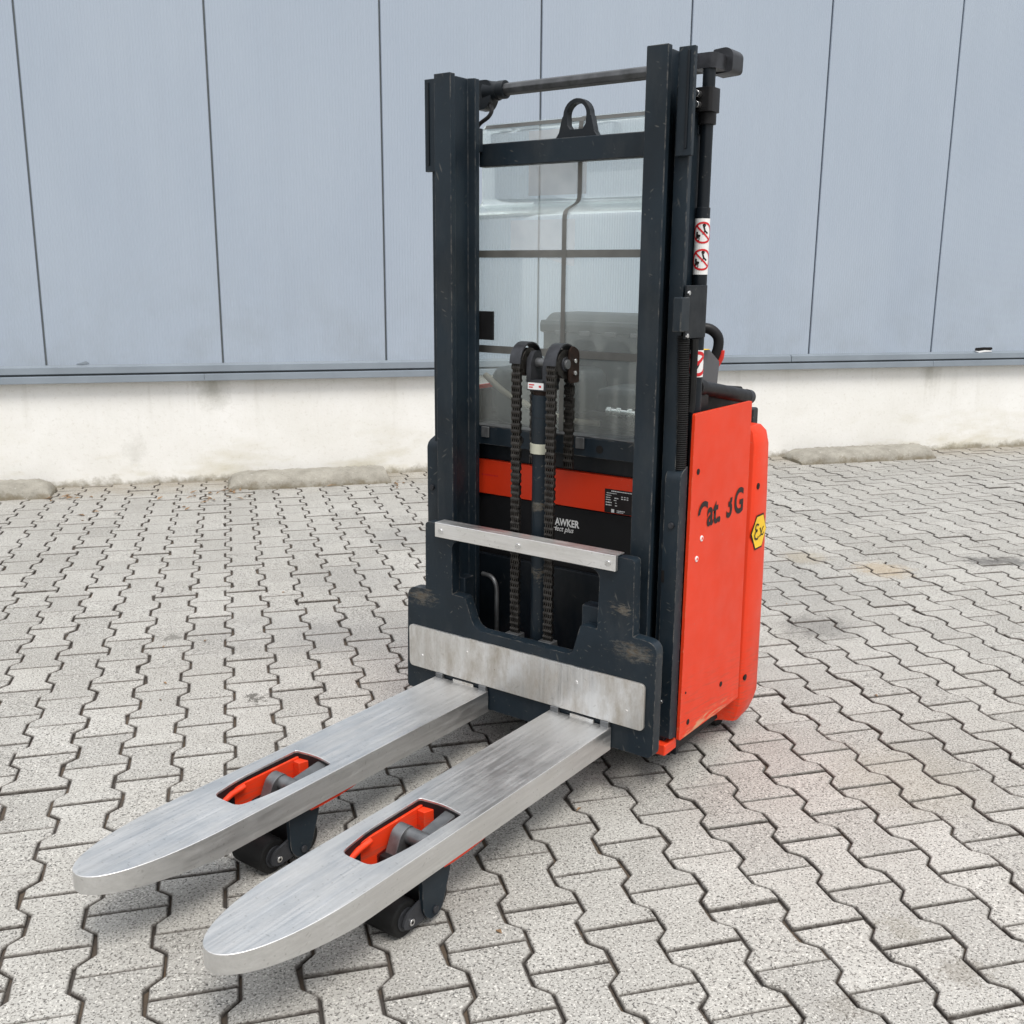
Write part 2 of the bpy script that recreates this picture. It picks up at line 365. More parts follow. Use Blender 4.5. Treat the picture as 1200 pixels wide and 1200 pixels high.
# ------------------------------------------------------------------ mesh helpers
def link(name, me, mat, parent=None):
    o = bpy.data.objects.new(name, me); col.objects.link(o)
    if mat is not None: me.materials.append(M[mat])
    if parent is not None: o.parent = parent
    return o
def smooth(me): me.polygons.foreach_set('use_smooth', [True]*len(me.polygons))
def finish(name, bm, mat, parent, bevel=0., seg=2):
    bmesh.ops.recalc_face_normals(bm, faces=bm.faces)
    me = bpy.data.meshes.new(name); bm.to_mesh(me); bm.free(); smooth(me)
    o = link(name, me, mat, parent)
    if bevel > 0:
        b = o.modifiers.new('bevel', 'BEVEL'); b.width = bevel; b.segments = seg; b.limit_method = 'ANGLE'; b.angle_limit = R(38); b.harden_normals = True
    else:
        e = o.modifiers.new('split', 'EDGE_SPLIT'); e.split_angle = R(38)
    return o
def add_box(bm, x, y, z):
    v = [bm.verts.new((a, b, c)) for c in z for b in y for a in x]
    for f in ((0, 1, 3, 2), (4, 6, 7, 5), (0, 4, 5, 1), (2, 3, 7, 6), (0, 2, 6, 4), (1, 5, 7, 3)): bm.faces.new([v[i] for i in f])
def box(name, x, y, z, mat, parent=None, bevel=.003):
    bm = bmesh.new(); add_box(bm, x, y, z); return finish(name, bm, mat, parent, bevel)
def to3(axis, a, b, h): return {'x': (h, a, b), 'y': (a, h, b), 'z': (a, b, h)}[axis]
def add_prism(bm, poly, axis, h0, h1, holes=()):
    loops = [list(poly)] + [list(h) for h in holes]
    flat = [p for lp in loops for p in lp]
    tris = tessellate_polygon([[Vector((p[0], p[1], 0)) for p in lp] for lp in loops])
    va = [bm.verts.new(to3(axis, p[0], p[1], h0)) for p in flat]; vb = [bm.verts.new(to3(axis, p[0], p[1], h1)) for p in flat]
    for t in tris:
        try: bm.faces.new([va[i] for i in t]); bm.faces.new([vb[i] for i in reversed(t)])
        except ValueError: pass
    k = 0
    for lp in loops:
        n = len(lp)
        for i in range(n):
            j = (i+1) % n; bm.faces.new((va[k+i], va[k+j], vb[k+j], vb[k+i]))
        k += n
def prism(name, poly, axis, h0, h1, mat, parent=None, holes=(), bevel=.002, seg=2):
    bm = bmesh.new(); add_prism(bm, poly, axis, h0, h1, holes); o = finish(name, bm, mat, parent, bevel, seg); k = 'xyz'.index(axis)
    for p in o.data.polygons: p.use_smooth = abs(p.normal[k]) < .9
    return o
def rrect(x0, x1, y0, y1, r=(.01,)*4, n=5):
    """corners in order (x0,y0),(x1,y0),(x1,y1),(x0,y1)"""
    if not isinstance(r, (tuple, list)): r = (r,)*4
    out = []
    for (cx, cy, sx, sy, a0), rr in zip(((x0, y0, 1, 1, 180), (x1, y0, -1, 1, 270), (x1, y1, -1, -1, 0), (x0, y1, 1, -1, 90)), r):
        if rr <= 0: out.append((cx, cy)); continue
        for i in range(n+1):
            a = R(a0 + 90*i/n); out.append((cx + sx*rr + rr*math.cos(a), cy + sy*rr + rr*math.sin(a)))
    return out
def fillet(pts, radii, n=5):
    out = []; N = len(pts)
    for i, (p, r) in enumerate(zip(pts, radii)):
        if r <= 0: out.append(p); continue
        p = Vector(p); a = (Vector(pts[i-1])-p); b = (Vector(pts[(i+1) % N])-p)
        r2 = min(r, a.length*.45, b.length*.45); pa = p + a.normalized()*r2; pb = p + b.normalized()*r2
        for k in range(n+1):
            t = k/n; q = pa*(1-t)**2 + p*2*t*(1-t) + pb*t*t; out.append((q.x, q.y))
    return out
def add_cyl(bm, p0, p1, r0, r1=None, seg=28, caps=True):
    r1 = r0 if r1 is None else r1
    p0, p1 = Vector(p0), Vector(p1); d = (p1-p0).normalized()
    u = d.orthogonal().normalized(); w = d.cross(u)
    a = [bm.verts.new(p0 + (u*math.cos(2*math.pi*i/seg) + w*math.sin(2*math.pi*i/seg))*r0) for i in range(seg)]
    b = [bm.verts.new(p1 + (u*math.cos(2*math.pi*i/seg) + w*math.sin(2*math.pi*i/seg))*r1) for i in range(seg)]
    for i in range(seg): bm.faces.new((a[i], a[(i+1) % seg], b[(i+1) % seg], b[i]))
    if caps: bm.faces.new(a[::-1]); bm.faces.new(b)
def cyl(name, p0, p1, r, mat, parent=None, r1=None, seg=28, bevel=.001):
    bm = bmesh.new(); add_cyl(bm, p0, p1, r, r1, seg); return finish(name, bm, mat, parent, bevel)
def smooth_path(pts, n=6):
    P = [Vector(p) for p in pts]; out = []
    for i in range(len(P)-1):
        a, b, c, d = P[max(i-1, 0)], P[i], P[i+1], P[min(i+2, len(P)-1)]
        for k in range(n):
            t = k/n; out.append(.5*((2*b) + (-a+c)*t + (2*a-5*b+4*c-d)*t*t + (-a+3*b-3*c+d)*t**3))
    out.append(P[-1]); return out
def add_tube(bm, pts, r, seg=14, rf=None):
    P = [Vector(p) for p in pts]; prev = None; rings = []
    for i, p in enumerate(P):
        d = (P[min(i+1, len(P)-1)] - P[max(i-1, 0)]).normalized()
        u = d.orthogonal().normalized() if prev is None else (prev - d*prev.dot(d)).normalized()
        prev = u; w = d.cross(u); rr = rf(i) if rf else r
        rings.append([bm.verts.new(p + (u*math.cos(2*math.pi*k/seg) + w*math.sin(2*math.pi*k/seg))*rr) for k in range(seg)])
    for a, b in zip(rings, rings[1:]):
        for k in range(seg): bm.faces.new((a[k], a[(k+1) % seg], b[(k+1) % seg], b[k]))
    bm.faces.new(rings[0][::-1]); bm.faces.new(rings[-1])
def tube(name, pts, r, mat, parent=None, seg=14, rf=None):
    bm = bmesh.new(); add_tube(bm, pts, r, seg, rf); return finish(name, bm, mat, parent)
def placed(v, origin, ax, ay): return Vector(origin) + Vector(ax)*v[0] + Vector(ay)*v[1]
def ribbon_bm(bm, pts, w, closed=False):
    P = [Vector((p[0], p[1], 0)) for p in pts]; N = len(P); L = []; Q = []
    for i, p in enumerate(P):
        a = P[i-1] if (closed or i) else P[i]; b = P[(i+1) % N] if (closed or i < N-1) else P[i]
        d = (b-a).normalized(); n = Vector((-d.y, d.x, 0)); L.append(bm.verts.new(p+n*w/2)); Q.append(bm.verts.new(p-n*w/2))
    for i in range(N if closed else N-1):
        j = (i+1) % N; bm.faces.new((Q[i], Q[j], L[j], L[i]))
def decal(name, bm, mat, parent, origin, ax, ay, fn=None):
    """flat print: 2-D bmesh placed on a surface; fn may bend it round a pipe"""
    for v in bm.verts: v.co = fn(v.co) if fn else placed(v.co, origin, ax, ay)
    me = bpy.data.meshes.new(name); bm.to_mesh(me); bm.free()
    return link(name, me, mat, parent)
def text_bm(body, size, xscale=1., shear=0., bold=0.):
    cu = bpy.data.curves.new('t', 'FONT'); cu.body = body; cu.size = size; cu.shear = shear; cu.offset = bold
    o = bpy.data.objects.new('t', cu); col.objects.link(o)
    dg = bpy.context.evaluated_depsgraph_get(); me = bpy.data.meshes.new_from_object(o.evaluated_get(dg))
    bpy.data.objects.remove(o); bpy.data.curves.remove(cu)
    bm = bmesh.new(); bm.from_mesh(me); bpy.data.meshes.remove(me)
    for v in bm.verts: v.co.x *= xscale
    return bm
def cut(bm, co, no):
    bmesh.ops.bisect_plane(bm, geom=bm.verts[:]+bm.edges[:]+bm.faces[:], plane_co=co, plane_no=no, clear_outer=True)
def poly_bm(pts):
    bm = bmesh.new(); bm.faces.new([bm.verts.new((p[0], p[1], 0)) for p in pts]); return bm
def disc_pts(r, n=28, cx=0, cy=0): return [(cx+r*math.cos(2*math.pi*i/n), cy+r*math.sin(2*math.pi*i/n)) for i in range(n)]
def tag(o, label=None, cat=None, group=None, kind=None):
    if label: o['label'] = label
    if cat: o['category'] = cat
    if group: o['group'] = group
    if kind: o['kind'] = kind
    return o
def empty(name, loc=(0, 0, 0), rz=0):
    e = bpy.data.objects.new(name, None); col.objects.link(e); e.location = loc; e.rotation_euler = (0, 0, rz); e.empty_display_size = .1
    return e

# ================================================================== GROUND
WALL_Y = 3.42
gm = bpy.data.meshes.new('ground'); gm.from_pydata([(-90, -120, -.06), (90, -120, -.06), (90, 60, -.06), (-90, 60, -.06)], [], [(0, 1, 2, 3)])
tag(link('ground', gm, 'yard'), kind='structure')
PX0, PX1, PY0, PY1 = -3.2, 9.6, -3.3, WALL_Y+.02
pm = bpy.data.meshes.new('pavement'); pm.from_pydata([(PX0, PY0, -.0095), (PX1, PY0, -.0095), (PX1, PY1, -.0095), (PX0, PY1, -.0095)], [], [(0, 1, 2, 3)])
pavement = tag(link('pavement', pm, 'joint'), kind='structure')

PU, PV, GAPW = .13848, .2, .0056
def paver_outline(rnd):
    j = lambda s=.0009: rnd.uniform(-s, s)
    W, Nn = .6*PU - GAPW/2, .4*PU - GAPW/2
    L = PV/2 - GAPW*.42
    a, b = .5-.185, .5-.325          # wide end from |v| .315..,  waist inside .175
    chip = rnd.random() < .5; ci = rnd.randrange(12); cd = rnd.uniform(.003, .007)
    side = [(W, -L), (W, -a*PV), (Nn, -b*PV), (Nn, b*PV), (W, a*PV), (W, L)]
    o = [(x+j(), y+j()) for x, y in side] + [(-x+j(), -y+j()) for x, y in side]
    if chip: o[ci] = (o[ci][0]*(1-cd/abs(o[ci][0])), o[ci][1]*(1-cd*.6/abs(o[ci][1])))
    return o
def inset(pts, d):
    out = []; N = len(pts)
    for i in range(N):
        p = Vector(pts[i]); a = (p-Vector(pts[i-1])).normalized(); b = (Vector(pts[(i+1) % N])-p).normalized()
        na, nb = Vector((-a.y, a.x)), Vector((-b.y, b.x)); n = (na+nb); n = n/max(n.length_squared, .3)*2
        q = p + n*d/1.0 if n.length < 2.5 else p + n.normalized()*d*2; out.append((q.x, q.y))
    return out
def paver_geo(rnd):
    o = paver_outline(rnd); rings = [(o, -.05), (o, -.0045), (inset(o, .0014), -.0016), (inset(o, .0038), 0.), (inset(o, .0052), 0.)]
    vs, fs = [], []
    for ring, z in rings: vs += [(x, y, z) for x, y in ring]
    n = len(o)
    for k in range(len(rings)-1):
        for i in range(n):
            j = (i+1) % n; fs.append((k*n+i, k*n+j, (k+1)*n+j, (k+1)*n+i))
    b = (len(rings)-1)*n
    # top face as three quads-ish pieces (ends and waist)
    fs += [(b+0, b+1, b+10, b+11), (b+1, b+2, b+9, b+10), (b+2, b+3, b+8, b+9), (b+3, b+4, b+7, b+8), (b+4, b+5, b+6, b+7)]
    return vs, fs
rnd = random.Random(3)
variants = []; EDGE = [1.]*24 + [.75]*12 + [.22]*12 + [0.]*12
for k in range(24):
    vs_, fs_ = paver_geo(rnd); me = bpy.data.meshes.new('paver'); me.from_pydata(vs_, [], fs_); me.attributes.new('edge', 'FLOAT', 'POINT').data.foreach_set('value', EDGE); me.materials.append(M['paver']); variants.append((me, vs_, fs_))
def to_px(p):
    d = Vector(p)-CAM; z = d.dot(fw)
    if z < .1: return None
    return (600+1222.9*d.dot(rt2)/z, 600-1222.9*d.dot(up2)/z, z)
cells = []
for i in range(math.floor(PX0/PU), math.ceil(PX1/PU)):
    for j2 in range(math.floor(PY0/PV)-1, math.ceil(PY1/PV)+1):
        v = j2 + (.0 if i % 2 else .5)
        x, y = i*PU, v*PV
        if not (PX0+.05 < x < PX1-.05 and PY0+.1 < y < PY1+.07): continue
        q = to_px((x, y, 0)); vis = 0
        if q and -60 < q[0] < 1260 and -60 < q[1] < 1260: vis = 1/q[2]**3
        cells.append((vis, x, y))
cells.sort(key=lambda c: -c[0])
for vis, x, y in cells[:300]:
    me = rnd.choice(variants)[0]; o = bpy.data.objects.new('paver', me); col.objects.link(o); o.parent = pavement
    o.location = (x, y, rnd.gauss(0, .0014)); o.rotation_euler = (rnd.gauss(0, .005), rnd.gauss(0, .006), rnd.gauss(0, .004) + (math.pi if rnd.random() < .5 else 0))
V, Fc, T, ED = [], [], [], []
for vis, x, y in cells[300:]:
    _, vs_, fs_ = rnd.choice(variants); b = len(V); dz = rnd.gauss(0, .0014); tx, ty, s = rnd.gauss(0, .005), rnd.gauss(0, .006), rnd.choice((-1, 1)); tv = rnd.random()
    for (a, c, z) in vs_: V.append((x+a*s, y+c*s, z+dz+tx*c+ty*a)); T.append(tv)
    Fc += [tuple(b+k for k in f) for f in fs_]; ED += EDGE
me = bpy.data.meshes.new('far_pavers'); me.from_pydata(V, [], Fc)
me.attributes.new('tint', 'FLOAT', 'POINT').data.foreach_set('value', T)
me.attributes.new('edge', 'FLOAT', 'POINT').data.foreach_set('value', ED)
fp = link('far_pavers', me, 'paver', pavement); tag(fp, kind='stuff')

# ================================================================== WALL
wall = tag(empty('warehouse_wall', (3, WALL_Y, 0)), 'blue-grey metal clad warehouse wall on a cream concrete plinth behind the stacker', 'wall')
wall_inv = Matrix.Translation((-3, -WALL_Y, 0))
def wpart(o):
    o.parent = wall; o.matrix_parent_inverse = wall_inv; return o
WX0, WX1, CY = -4.5, 11.5, 3.385
wpart(box('plinth', (WX0, WX1), (WALL_Y, WALL_Y+.3), (-.05, .70), 'plinth', None, .004))
wpart(box('joint_backing', (WX0, WX1), (CY+.022, CY+.034), (.72, 5.6), 'gap', None, 0))
k = -4
x = -.500 + .9985*k
while x < WX1-1:
    a, b = x+.0055, x+.9985-.0055
    o = prism('cladding_panel', [(a, CY+.02), (a, CY+.004), (a+.004, CY), (b-.004, CY), (b, CY+.004), (b, CY+.02)], 'z', .716, 5.6, 'cladding', None, bevel=0)
    wpart(o); x += .9985
def flash(x0, x1, lower):
    if lower: prof = [(CY+.03, .672), (CY-.022, .672), (CY-.028, .668), (CY-.030, .632), (CY-.026, .630), (CY+.03, .634)]
    else: prof = [(CY-.001, .735), (CY-.004, .727), (CY-.020, .722), (CY-.022, .686), (CY-.016, .682), (CY+.03, .682)]
    o = prism('flashing', prof, 'x', x0, x1, 'flashing', None, bevel=0); wpart(o)
flash(WX0, .383, True); flash(.385, 5.50, True); flash(5.502, WX1, True)
flash(WX0, 4.345, False); flash(4.350, WX1, False)
wpart(box('drip_gap', (WX0, WX1), (CY+.008, CY+.02), (.66, .70), 'gap', None, 0))
# torn slot low on a panel, with its bright bent lip; a small dent further left
def slot_part(name, pts, mat, y0, y1): wpart(prism(name, pts, 'y', y0, y1, mat, None, bevel=0))
slot_part('torn_slot', [(5.865, .742), (5.90, .737), (5.95, .744), (6.00, .741), (6.018, .751), (6.012, .763), (5.94, .764), (5.87, .760)], 'dark_hole', CY-.002, CY+.01)
slot_part('bent_lip', [(5.858, .739), (5.90, .726), (5.96, .731), (6.012, .733), (6.00, .740), (5.95, .743), (5.90, .736)], 'paper', CY-.009, CY-.0025)
slot_part('bent_lip', [(-.335, .741), (-.30, .737), (-.265, .745), (-.28, .757), (-.30, .751)], 'flashing', CY-.004, CY-.001)

# ================================================================== WHEEL STOPS
def wheel_stop(x0, x1, label, rl, rr):
    rn = random.Random(int(x0*10)+50); D0, D1, H = 3.085, 3.36, .084
    e = bmesh.new(); N, Mx = 14, 40; grid = []
    for i in range(Mx+1):
        xx = x0+(x1-x0)*i/Mx; dl, dr = (xx-x0), (x1-xx)
        k = 1.
        if dl < rl: k = min(k, math.sqrt(max(0, 1-(1-dl/rl)**2))*.75+.25)
        if dr < rr: k = min(k, math.sqrt(max(0, 1-(1-dr/rr)**2))*.75+.25)
        row = []
        for j in range(N+1):
            a = math.pi*j/N; yy = (D0+D1)/2 - (D1-D0)/2*math.copysign(abs(math.cos(a))**.9, math.cos(a)); zz = H*k*(math.sin(a)**.58 if 0 < j < N else 0)
            jit = rn.gauss(0, .0028)
            row.append(e.verts.new((xx, yy+jit, (zz+jit if 0 < j < N else -.01))))
        grid.append(row)
    for i in range(Mx):
        for j in range(N): e.faces.new((grid[i][j], grid[i+1][j], grid[i+1][j+1], grid[i][j+1]))
    e.faces.new(grid[0][::-1]); e.faces.new(grid[-1])
    o = finish('wheel_stop', e, 'stop', None); tag(o, label, 'wheel stop', 'concrete wheel stops along the foot of the wall')
wheel_stop(-1.55, -.50, 'rounded concrete wheel stop cut off by the left edge of the picture', .08, .10)
wheel_stop(.49, 1.47, 'rounded concrete wheel stop at the wall, left of the stacker mast', .12, .05)
wheel_stop(4.32, 5.40, 'rounded concrete wheel stop at the wall, right of the orange stacker', .16, .05)

# dry leaves gathered by the wheel stops
bm = bmesh.new(); rl = random.Random(11)
for (cx, cy, sx, sy, n) in [(-.44, 3.06, .05, .05, 13), (.46, 3.03, .04, .04, 10), (.42, 2.88, .08, .05, 11), (.30, 2.95, .25, .06, 4), (1.5, 3.06, .04, .06, 8), (-.02, 2.62, .2, .03, 4), (.9, 2.75, .4, .15, 3)]:
    for _ in range(n):
        x, y = rl.gauss(cx, sx), min(rl.gauss(cy, sy), 3.3); a = rl.uniform(0, 6.28); l, w = rl.uniform(.012, .034), rl.uniform(.004, .012)
        c, s = math.cos(a), math.sin(a); q = []
        for (u, v, z) in ((-l, 0, .004), (-.2*l, w, .012), (l, 0, .004+rl.uniform(0, .014)), (-.1*l, -w, .010)): q.append(bm.verts.new((x+u*c-v*s, y+u*s+v*c, z)))
        bm.faces.new((q[0], q[1], q[2])); bm.faces.new((q[0], q[2], q[3]))
for _ in range(26):      # loose dark crumbs on the paving
    x, y = rl.uniform(-.4, 5), rl.uniform(-1.9, 2.6); a = rl.uniform(0, 6.28); l, w = rl.uniform(.006, .014), rl.uniform(.003, .006)
    q = [bm.verts.new((x+u*math.cos(a)-v*math.sin(a), y+u*math.sin(a)+v*math.cos(a), z)) for u, v, z in ((-l, 0, .002), (0, w, .006), (l, 0, .003), (0, -w, .006))]
    bm.faces.new((q[0], q[1], q[2])); bm.faces.new((q[0], q[2], q[3]))
lo = finish('leaf_litter', bm, 'leaf', None); tag(lo, 'scattered dry brown leaf litter at the foot of the wall', 'leaves', kind='stuff')

# ================================================================== STACKER  (local x across, y back, z up)
ST = tag(empty('pallet_stacker', (1.232, -.774, 0), R(-50.8)), 'orange and slate-blue electric pallet stacker with twin bright steel forks', 'pallet stacker')

# ---- forks
def fork(cx):
    h = .0915; pts = [(cx-h, -.004), (cx-h, -.865)]
    for i in range(1, 30):
        a = math.pi*i/30; pts.append((cx - h*math.copysign(abs(math.cos(a))**.92, math.cos(a)), -.865 - .295*math.sin(a)**.90))
    pts += [(cx+h, -.865), (cx+h, -.004)]
    hole = fillet([(cx-.060, -.560), (cx+.060, -.560), (cx+.052, -.805), (cx-.052, -.805)][::-1], [.02, .02, .012, .012], 4)
    hole = fillet([(cx-.058, -.557), (cx, -.548), (cx+.058, -.557), (cx+.056, -.72), (cx+.040, -.812), (cx-.040, -.812), (cx-.056, -.72)], [.008, .03, .008, .05, .02, .02, .05], 4)
    f = prism('fork', pts, 'z', .130, .190, 'steel', ST, [hole], .0035, 3)
    me = f.data      # nose thins slightly toward its end
    for v in me.vertices:
        if v.co.y < -.9 and v.co.z < .16: v.co.z += .022*min(1, (-.9-v.co.y)/.26)
    # dark rubber-like lip inside the opening
    inner = [(cx+(x-cx)*.955, -.68+(y+.68)*.975) for x, y in hole]
    prism('opening_lip', [(cx+(x-cx)*1.02, -.68+(y+.68)*1.01) for x, y in hole], 'z', .1345, .1845, 'black', f, [[(cx+(x-cx)*.985, -.68+(y+.68)*.992) for x, y in hole]], 0)
    f.data.update()
    # heel lugs between fork and carriage
    for sx in (-.075, .075): box('heel_lug', (cx+sx-.012, cx+sx+.012), (-.012, .002), (.17, .204), 'iron', f, .002)
    box('heel_gusset', (cx-.03, cx+.04), (-.006, .004), (.178, .1965), 'steel_plate', f, .001)
    return f
for cx in (-.1915, .1915): fork(cx)

# ---- support arms with tandem load rollers
def support_arm(cx):
    a = box('support_arm', (cx-.0565, cx-.050), (-.83, -.50), (.104, .176), 'orange', ST, .002)
    box('arm_side', (cx+.050, cx+.0565), (-.70, -.50), (.104, .176), 'orange', a, .002)
    box('arm_web', (cx-.055, cx+.055), (-.50, .20), (.135, .172), 'orange', a, .001)
    prism('arm_stop', [(cx-.050, -.575), (cx-.030, -.575), (cx-.022, -.550), (cx-.050, -.548)], 'z', .110, .172, 'orange', a, bevel=.002)
    tube('arm_gusset', [(cx-.044, -.725, .172), (cx-.044, -.76, .168), (cx-.044, -.80, .155)], .007, 'orange', a, 10)
    cyl('gusset_hole', (cx-.0505, -.765, .140), (cx-.0492, -.765, .140), .013, 'dark_hole', a, seg=18, bevel=0)
    for sx in (-.086, .079): prism('arm_skirt', [(-.655, .1285), (-.490, .1285), (-.52, .1235), (-.56, .1205), (-.62, .1195), (-.648, .122)], 'x', cx+sx, cx+sx+.007, 'orange', a, bevel=.001)
    # shaft, lever and push rod seen through the opening
    cyl('pivot_shaft', (cx-.02, -.640, .155), (cx+.060, -.640, .155), .0175, 'iron', a)
    lev = fillet([(-.664, .172), (-.632, .178), (-.616, .150), (-.630, .118), (-.672, .098), (-.690, .118)], [.018, .018, .02, .01, .015, .015], 4)
    prism('lever', lev, 'x', cx-.042, cx-.014, 'iron', a, bevel=.004)
    prism('push_rod', [(-.635, .168), (-.545, .180), (-.500, .178), (-.50, .146), (-.63, .138)], 'x', cx+.006, cx+.038, 'iron', a, bevel=.004)
    # rocker arm plates down to the bogie
    cx += .006; D = -.012
    arm = fillet([(p_+D, q_) for p_, q_ in [(-.690, .128), (-.594, .132), (-.606, .085), (-.630, .018), (-.668, .012), (-.688, .040)]], [.004, .004, .03, .02, .02, .02], 5)
    for sx in (-.066, .056): prism('rocker_arm', arm, 'x', cx+sx, cx+sx+.010, 'slate', a, bevel=.002)
    cyl('pivot_pin', (cx-.068, -.651+D, .030), (cx+.070, -.651+D, .030), .008, 'dark_iron', a)
    bog = fillet([(p_+D, q_) for p_, q_ in [(-.742, .030), (-.730, .056), (-.655, .074), (-.640, .050), (-.66, .022), (-.722, .018)]], [.015, .015, .012, .012, .015, .015], 5)
    for sx in (-.060, .054): prism('bogie_link', bog, 'x', cx+sx, cx+sx+.006, 'dark_iron', a, bevel=.0015)
    prism('rocker_block', [(-.70, .128), (-.61, .13), (-.63, .06), (-.69, .05)], 'x', cx-.053, cx+.053, 'black', a, bevel=.004)
    for y in (-.734, -.640):
        bm = bmesh.new(); add_cyl(bm, (cx-.049, y, .039), (cx+.049, y, .039), .039, seg=40)
        finish('load_roller', bm, 'rubber', a, .006, 3)
        cyl('roller_hub', (cx-.0515, y, .039), (cx+.0515, y, .039), .024, 'dark_iron', a)
    cyl('axle_bolt', (cx+.052, -.729, .034), (cx+.0632, -.729, .034), .0075, 'chrome', a, seg=12)
    cyl('axle_recess', (cx+.060, -.729, .034), (cx+.0636, -.729, .034), .0035, 'dark_hole', a, seg=6, bevel=0)
    return a
for cx in (-.1915, .1915): support_arm(cx)

# ---- fork carriage
out = [(-.392, .135), (.398, .135), (.398, .432), (.333, .436), (.330, .628), (-.318, .628), (-.320, .436), (-.385, .432)]
out = fillet(out, [.012, .02, .055, .0, .012, .012, 0, .05], 7)
win = fillet([(-.226, .590), (-.226, .438), (-.182, .436), (-.150, .352), (.160, .352), (.184, .436), (.232, .436), (.236, .588)],
             [.028, 0, .006, .03, .02, .006, 0, .030], 6)
CAR = prism('fork_carriage', out, 'y', .0, .032, 'slate_worn', ST, [win], .004, 3)
prism('wear_plate', rrect(-.3765, .3735, .204, .325, .012), 'y', -.0075, -.0005, 'steel_plate', CAR, bevel=.0015)
prism('top_trim', [(-.012, .594), (-.012, .634), (.030, .634), (.030, .6305), (-.0005, .6305), (-.0005, .594)], 'x', -.275, .286, 'steel_bar', CAR, bevel=.0015)
for sx in (-.255, .0, .265): cyl('trim_screw', (sx, -.0155, .612), (sx, -.011, .612), .0075, 'chrome', CAR, seg=14)
for sx, sz in ((-.33, .24), (-.17, .285), (.18, .285), (.325, .245)): cyl('plate_rivet', (sx, -.0085, sz), (sx, -.0065, sz), .005, 'steel_plate', CAR, seg=14)
for sx in (-1, 1):
    box('roller_bracket', (sx*.225-.016, sx*.225+.016) if sx < 0 else (.165, .235), (.034, .075), (.36, .478), 'slate_worn', CAR, .004)
for sx in (-.053, .053): box('chain_anchor', (sx-.021, sx+.021), (.033, .068), (.330, .352), 'iron', CAR, .003)

# ---- masts
def flip(poly, s): return [(x*s, y) for x, y in poly]
inner_prof = [(.278, .070), (.333, .070), (.333, .088), (.314, .092), (.314, .166), (.333, .170), (.333, .190), (.278, .190), (.278, .172), (.299, .166), (.299, .094), (.278, .089)]
outer_prof = [(.336, .108), (.373, .108), (.373, .124), (.349, .127), (.349, .215), (.336, .215)]
for s in (-1, 1):
    rail = prism('inner_mast_rail', flip(inner_prof, s), 'z', .17, 1.778, 'slate', ST, bevel=.0022)
    orail = prism('outer_mast_rail', flip(outer_prof, s), 'z', .13, 1.695, 'slate', ST, bevel=.002)
    box('guide_plate', (.345, .3845) if s > 0 else (-.3845, -.345), (.094, .1075), (1.545, 1.773), 'slate', orail, .002)
    box('guide_rib', (.368, .374) if s > 0 else (-.374, -.368), (.0905, .096), (1.56, 1.765), 'slate_dark', orail, .0015)
    box('rail_tie', (.290, .352) if s > 0 else (-.352, -.290), (.193, .221), (1.60, 1.66), 'slate', orail, .002)
    # lift tube alongside, with clamp
    tb = cyl('side_lift_tube', (s*.3665, .205, .55), (s*.3665, .205, 1.742), .0145, 'slate_dark', ST)
    cyl('tube_sleeve', (s*.3665, .205, .50), (s*.3665, .205, 1.44), .0170, 'slate_dark', tb)
    cl = prism('tube_clamp', rrect(s*.3665-.0215, s*.3665+.0215, .176, .228, .009), 'z', 1.648, 1.700, 'black', tb, bevel=.002)
    cyl('clamp_sleeve', (s*.3665, .205, 1.622), (s*.3665, .205, 1.648), .0205, 'black', tb)
    for zz in (1.662, 1.685): cyl('clamp_bolt', (s*.358, .160, zz), (s*.358, .176, zz), .0075, 'chrome', tb, seg=12)
# bottom dark closure between the rails
box('mast_foot', (-.278, .278), (.10, .19), (.09, .17), 'slate_dark', ST, .004)
# top cross bar with lifting eye
CB = box('mast_cross_bar', (-.305, .305), (.222, .250), (1.563, 1.622), 'slate', ST, .003)
eye = [(-.068, 1.615), (-.056, 1.632)]
eo = [(-.064, 1.618), (-.052, 1.634), (-.043, 1.670)]
for i in range(13):
    a = math.pi - math.pi*i/12; eo.append((.040*math.cos(a), 1.673 + .040*math.sin(a)))
eo += [(.043, 1.670), (.052, 1.634), (.064, 1.618)]
prism('lifting_eye', eo, 'y', .224, .248, 'slate_dark', CB, [[(.0285*math.cos(R(a)), 1.674+.0285*math.sin(R(a))) for a in range(0, 181, 15)] + [(-.0270, 1.652), (-.018, 1.640), (.018, 1.640), (.0270, 1.652)]], .005, 3)
# tie bar behind the mast tops
TB = empty('tie_bar'); TB.parent = ST
bpy.data.objects.remove(TB)
TB = cyl('tie_bar', (-.29, .285, 1.764), (.345, .285, 1.764), .0165, 'iron', ST, seg=8, bevel=.002)
TB.data.materials[0] = M['worn_bar']
cyl('bar_collar', (-.285, .285, 1.764), (-.262, .285, 1.764), .0235, 'slate_dark', TB)
cyl('bar_flange', (-.325, .285, 1.762), (-.285, .285, 1.762), .029, 'slate_dark', TB, r1=.024)
prism('bar_lug', fillet([(-.345, 1.79), (-.297, 1.79), (-.297, 1.74), (-.312, 1.715), (-.345, 1.715)], [.006, .02, .01, .015, .004]), 'y', .262, .300, 'slate_dark', TB, bevel=.003)
tube('grease_pipe', smooth_path([(-.305, .27, 1.728), (-.292, .262, 1.712), (-.298, .255, 1.694), (-.325, .25, 1.676), (-.34, .25, 1.65)]), .0055, 'black', TB, 8)
prism('end_cap', fillet([(.348, 1.738), (.399, 1.741), (.400, 1.783), (.385, 1.795), (.350, 1.792)], [.004, .010, .012, .014, .004]), 'y', .255, .312, 'dark_iron', TB, bevel=.005)
